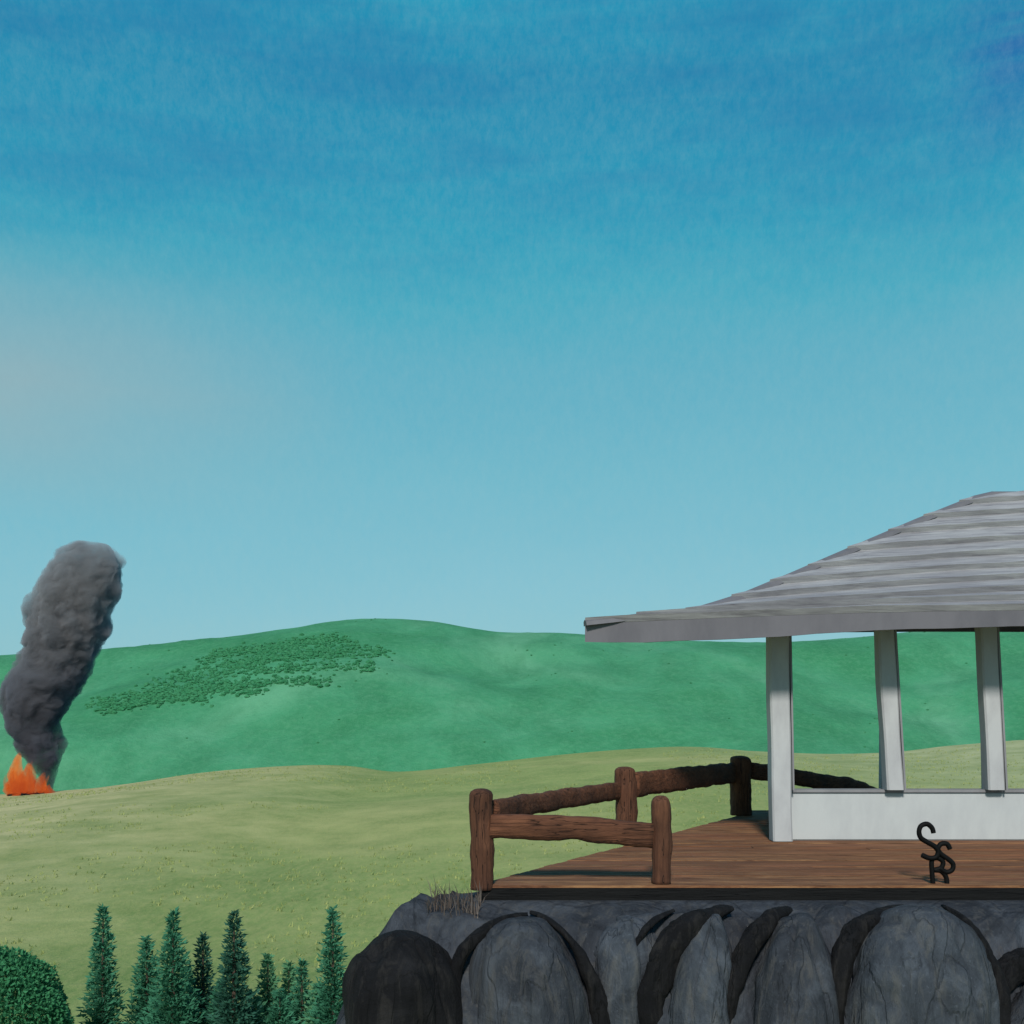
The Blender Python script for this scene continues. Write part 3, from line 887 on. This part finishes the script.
# fascia board under the eave, following it round all four sides, and the boarded underside
eave = [row_pt(0, u) for u in us] + [right_face(i / 6, 0) for i in range(1, 7)] + [rear_face(1 - i / 8, 0) for i in range(1, 9)] + [left_face(1 - i / 6, 0) for i in range(1, 6)]
bot_px = [(585, 642), (640, 642.5), (700, 640), (770, 637.5), (830, 633), (880, 630), (1024, 626), (1300, 624)]
vs, fs = [], []
for idx, p in enumerate(eave):
    front = idx <= NU
    if front:
        xx = p.x if p.x <= RXC else 2 * RXC - p.x
        px = HX + xx * F / p.y
        zb = EYE - (interp_s(bot_px, px) - HY) / F * p.y
    else:
        zb = p.z - .14
        if idx in (NU + 1, len(eave) - 1): zb = p.z - .16
    zb += noise.noise(Vector((p.x * 3, p.y * 3, 0))) * .008
    c = Vector((RXC, 14.3, 0)); inw = Vector((c.x - p.x, c.y - p.y, 0)).normalized()
    if front and .05 < idx / NU < .95: inw = Vector((0, 1, 0))
    vs += [p + Vector((0, 0, -.002)), Vector((p.x, p.y, zb)), Vector((p.x, p.y, zb)) + inw * .05, p + inw * .05 + Vector((0, 0, -.004))]
n = len(eave)
for i in range(n):
    j = (i + 1) % n
    for k in range(4): fs.append((i * 4 + k, j * 4 + k, j * 4 + (k + 1) % 4, i * 4 + (k + 1) % 4))
o = mesh_obj('fascia', vs, fs, M['fascia'], house); reloc(o, house)
# hip and ridge caps
cap = hipw + [Vector((RX1, ridge.y, ridge.z + .0))] + [Vector((2 * RXC - p.x, p.y, p.z)) for p in hipw[-2::-1]]
bm = bmesh.new()
rings = []
for i, p in enumerate(cap):
    a = cap[max(i - 1, 0)]; b = cap[min(i + 1, len(cap) - 1)]
    dv = (b - a).normalized(); sd_ = dv.cross(Vector((0, 0, 1))).normalized(); up = sd_.cross(dv)
    w = .085; h_ = .035
    rings.append([bm.verts.new(p + sd_ * (w * x) + up * (h_ * z)) for x, z in ((-1, -.6), (-.85, .7), (0, 1.35), (.85, .7), (1, -.6), (0, -.6))])
for r0, r1 in zip(rings, rings[1:]):
    for i in range(6): bm.faces.new((r0[i], r0[(i + 1) % 6], r1[(i + 1) % 6], r1[i]))
bm.faces.new(rings[0]); bm.faces.new(rings[-1][::-1])
o = bm_obj('ridge_cap', bm, M['rafter'], house); reloc(o, house)

# ------------------------------------------------------------------ artist signature in black, added as a standing object on the deck edge
M['sign_ink'] = NT('signature_black').finish(c3(.002, .002, .002), .7, spec=.15)
def tube(bm, pts, r):
    seg = 8
    # smooth the polyline
    sm_ = []
    n = len(pts)
    for i in range(n - 1):
        p0 = pts[max(i - 1, 0)]; p1 = pts[i]; p2 = pts[i + 1]; p3 = pts[min(i + 2, n - 1)]
        for s in range(5):
            t = s / 5
            sm_.append(0.5 * ((2 * p1) + (-p0 + p2) * t + (2 * p0 - 5 * p1 + 4 * p2 - p3) * t * t + (-p0 + 3 * p1 - 3 * p2 + p3) * t ** 3))
    sm_.append(pts[-1])
    rings = []
    for i, p in enumerate(sm_):
        d = (sm_[min(i + 1, len(sm_) - 1)] - sm_[max(i - 1, 0)]).normalized()
        a = d.cross(Vector((0, 1, 0))).normalized(); b = Vector((0, 1, 0))
        rings.append([bm.verts.new(p + a * math.cos(q / seg * math.tau) * r + b * math.sin(q / seg * math.tau) * r) for q in range(seg)])
    for r0, r1 in zip(rings, rings[1:]):
        for i in range(seg): bm.faces.new((r0[i], r0[(i + 1) % seg], r1[(i + 1) % seg], r1[i]))
    bm.faces.new(rings[0][::-1]); bm.faces.new(rings[-1])
MD = 9.95
mono_root = thing('signature_mark', 'small black curled SSR artist signature, added upright on the deck front edge', 'monogram', P(938, 884, MD))
def stroke(name, pts, r=.023, dd=0.0):
    bm = bmesh.new(); tube(bm, [P(x, y, MD + dd) for x, y in pts], r)
    o = bm_obj(name, bm, M['sign_ink'], mono_root, smooth=True); o.location = -Vector(mono_root.location)
stroke('letter', [(933.5, 833), (932, 828), (927, 824), (921, 826), (919, 832), (921, 838), (927, 842), (934, 846), (938, 851), (936, 857), (929, 858), (922, 855)])
stroke('letter', [(950, 849), (947, 844), (941, 844), (938, 849), (941, 854), (948, 859), (953, 864), (952, 870), (946, 872), (940, 868)], dd=.012)
stroke('letter', [(933, 884), (932, 872), (932, 860), (938, 858), (943, 862), (941, 868), (934, 870), (941, 871), (946, 877), (947, 884.5)], dd=.024)

# ------------------------------------------------------------------ trees
def leafquad(vs, fs, p, d1, d2, l, w):
    b = len(vs)
    vs += [p - d2 * w, p + d1 * l * .5 - d2 * w * .9, p + d1 * l, p + d1 * l * .5 + d2 * w * .9]
    fs.append((b, b + 1, b + 2, b + 3))
def conifer(px, ptop, hw_px, d, mat, label, seed, ragged=.0, n=2600):
    rnd = random.Random(seed)
    top = P(px, ptop, d); zb = ground_z(top.x, d)
    H = top.z - zb
    zview = (1024 - ptop) / F * d
    R0 = 1.08 * hw_px / F * d
    root = thing('conifer_tree', label, 'tree', (top.x, d, zb), 'conifers below the cliff')
    vs, fs = [], []
    # trunk
    seg = 9; tv, tf = [], []
    for j in range(13):
        t = j / 12
        for i in range(seg):
            a = i / seg * math.tau; r = (.13 * (1 - t) + .012) * (1 + .12 * math.sin(a * 3 + seed))
            tv.append((math.cos(a) * r, math.sin(a) * r, -.15 + (H * .96 + .15) * t))
    for j in range(12):
        for i in range(seg): tf.append((j * seg + i, j * seg + (i + 1) % seg, (j + 1) * seg + (i + 1) % seg, (j + 1) * seg + i))
    mesh_obj('trunk', tv, tf, M['bark'], root, smooth=True)
    # crown: whorls of short up-swept branches carrying needle sprays
    def R(s):   # s metres below the tip
        k = s / zview
        return R0 * (min(1.0, (k ** .72)) if k < 1 else 1 + .35 * math.sin(min(1, (k - 1) / 1.6) * 1.57)) + .01
    zlow = .7
    s = 0.0
    while s < H - zlow:
        rr = R(s)
        nb = int(9 + rr * 30)
        off = rnd.random() * 6
        lump = 1 + .45 * noise.noise(Vector((seed * 3.1, s * 2.2, 0)))
        for b in range(nb):
            a = off + b / nb * math.tau + rnd.gauss(0, .2)
            lx = rr * lump * rnd.uniform(.72, 1.12) * (1 + ragged * rnd.choice((-.3, .0, .35)))
            dirv = Vector((math.cos(a), math.sin(a), rnd.uniform(-.25, .45)))
            z0 = H - s - rnd.uniform(0, .08)
            k = max(2, int(lx / .055))
            for q in range(k):
                u = (q + rnd.random()) / k
                p = Vector((0, 0, z0)) + dirv * (lx * u) + Vector((0, 0, -.25 * lx * u * u))
                dd = (dirv + Vector((rnd.gauss(0, .45), rnd.gauss(0, .45), rnd.gauss(.35, .35)))).normalized()
                d2 = dd.cross(Vector((rnd.gauss(0, 1), rnd.gauss(0, 1), rnd.gauss(0, 1)))).normalized()
                leafquad(vs, fs, p, dd, d2, rnd.uniform(.06, .20), rnd.uniform(.014, .040))
        s += .055 + s * .006
    # leader
    for q in range(26):
        z0 = H - rnd.random() * .3
        dd = Vector((rnd.gauss(0, .35), rnd.gauss(0, .35), 1)).normalized()
        d2 = dd.cross(Vector((rnd.gauss(0, 1), rnd.gauss(0, 1), 0))).normalized()
        leafquad(vs, fs, Vector((0, 0, z0 - .05)), dd, d2, .10, .014)
    mesh_obj('crown', vs, fs, mat, root)
    return root
FD = mat_foliage('needles_dark', c3(.034, .115, .080), c3(.055, .165, .110))
FM = mat_foliage('needles_mid', c3(.050, .200, .115), c3(.085, .280, .165))
FL_ = mat_foliage('needles_light', c3(.095, .270, .135), c3(.15, .350, .19))
trees = [
 (103, 907, 18, 24.0, FM, 'tall slim spire conifer, leftmost of the row beside the round tree', .0),
 (147, 937, 17, 24.6, FM, 'bright green blunt conifer between the leftmost spire and the ragged spire', .2),
 (173, 912, 20, 23.6, FM, 'ragged tall conifer with loose branch tips, second tall spire of the row', .9),
 (203, 935, 13, 24.8, FD, 'slim conifer in the gap between the ragged spire and the darkest tree', .3),
 (234, 912, 19, 23.3, FD, 'darkest and densest tall conifer, third tall spire of the row', .3),
 (268, 955, 15, 25.0, FL_, 'short pale green conifer just right of the darkest tree', .2),
 (289, 963, 12, 26.0, FL_, 'small pale conifer, left one of the two low tips that nearly touch', .2),
 (302, 961, 12, 25.4, FM, 'small rounded conifer, right one of the two low tips that nearly touch', .2),
 (333, 909, 19, 23.8, FM, 'tall green spire conifer nearest the black cliff rock', .7),
 (253, 993, 14, 24.2, FL_, 'lowest pale conifer tip at the foot of the darkest tree', .2),
 (318, 984, 13, 24.6, FL_, 'low pale conifer tip between the small pair and the last spire', .2),
 (220, 982, 13, 24.4, FM, 'low green conifer tip squeezed left of the darkest tree', .2),
 (188, 968, 12, 25.2, FM, 'low conifer tip close behind the ragged spire', .2),
 (352, 978, 12, 24.9, FM, 'low conifer tip half behind the black cliff rock', .2),
 (280, 990, 14, 24.0, FM, 'low green conifer tip in front of the small pale pair', .2),
]
for i, (px, pt, hw, d, m, lab, rg) in enumerate(trees):
    conifer(px, pt, hw, d, m, lab, 100 + i * 7, rg)

# round broadleaf tree at the left edge
rt_d = 21.0
cx = P(-22, 1036, rt_d); R = 84 / F * rt_d
zb = ground_z(cx.x, rt_d)
root = thing('round_tree', 'round dark green broadleaf tree in the lower left corner', 'tree', (cx.x, rt_d, zb))
tv, tf = [], []; seg = 10
def limb(p0, p1, r0, r1):
    b = len(tv); dv = (p1 - p0).normalized(); a1 = dv.orthogonal().normalized(); a2 = dv.cross(a1)
    for j in range(6):
        t = j / 5; p = p0.lerp(p1, t) + a1 * .04 * math.sin(t * 3.1); r = r0 + (r1 - r0) * t
        for i in range(seg):
            a = i / seg * math.tau; tv.append(p + a1 * math.cos(a) * r + a2 * math.sin(a) * r)
    for j in range(5):
        for i in range(seg): tf.append((b + j * seg + i, b + j * seg + (i + 1) % seg, b + (j + 1) * seg + (i + 1) % seg, b + (j + 1) * seg + i))
hc = cx.z - zb
limb(Vector((0, 0, -.2)), Vector((0, 0, hc - .9)), .22, .14)
rnd = random.Random(44)
for i in range(7):
    a = i / 7 * math.tau
    limb(Vector((0, 0, hc - 1.1)), Vector((math.cos(a) * 1.1, math.sin(a) * 1.1, hc + rnd.uniform(-.2, .8))), .09, .02)
mesh_obj('trunk', tv, tf, M['bark'], root, smooth=True)
vs, fs = [], []
for i in range(42000):
    v = Vector((rnd.gauss(0, 1), rnd.gauss(0, 1), rnd.gauss(0, 1))).normalized()
    rr = 1 + .10 * noise.noise(v * 2.3 + Vector((3, 0, 0))) + .05 * noise.noise(v * 6)
    rad = R * rr * (1 - abs(rnd.gauss(0, .11)))
    p = Vector((v.x * rad, v.y * rad, hc + v.z * rad * 1.04))
    if p.z < hc - R * .75: continue
    dd = (v + Vector((rnd.gauss(0, .7), rnd.gauss(0, .7), rnd.gauss(-.1, .6)))).normalized()
    d2 = dd.cross(Vector((rnd.gauss(0, 1), rnd.gauss(0, 1), rnd.gauss(0, 1)))).normalized()
    leafquad(vs, fs, p, dd, d2, rnd.uniform(.06, .11), rnd.uniform(.022, .038))
mesh_obj('crown', vs, fs, mat_foliage('broad_leaves', c3(.050, .220, .095), c3(.075, .270, .125)), root)
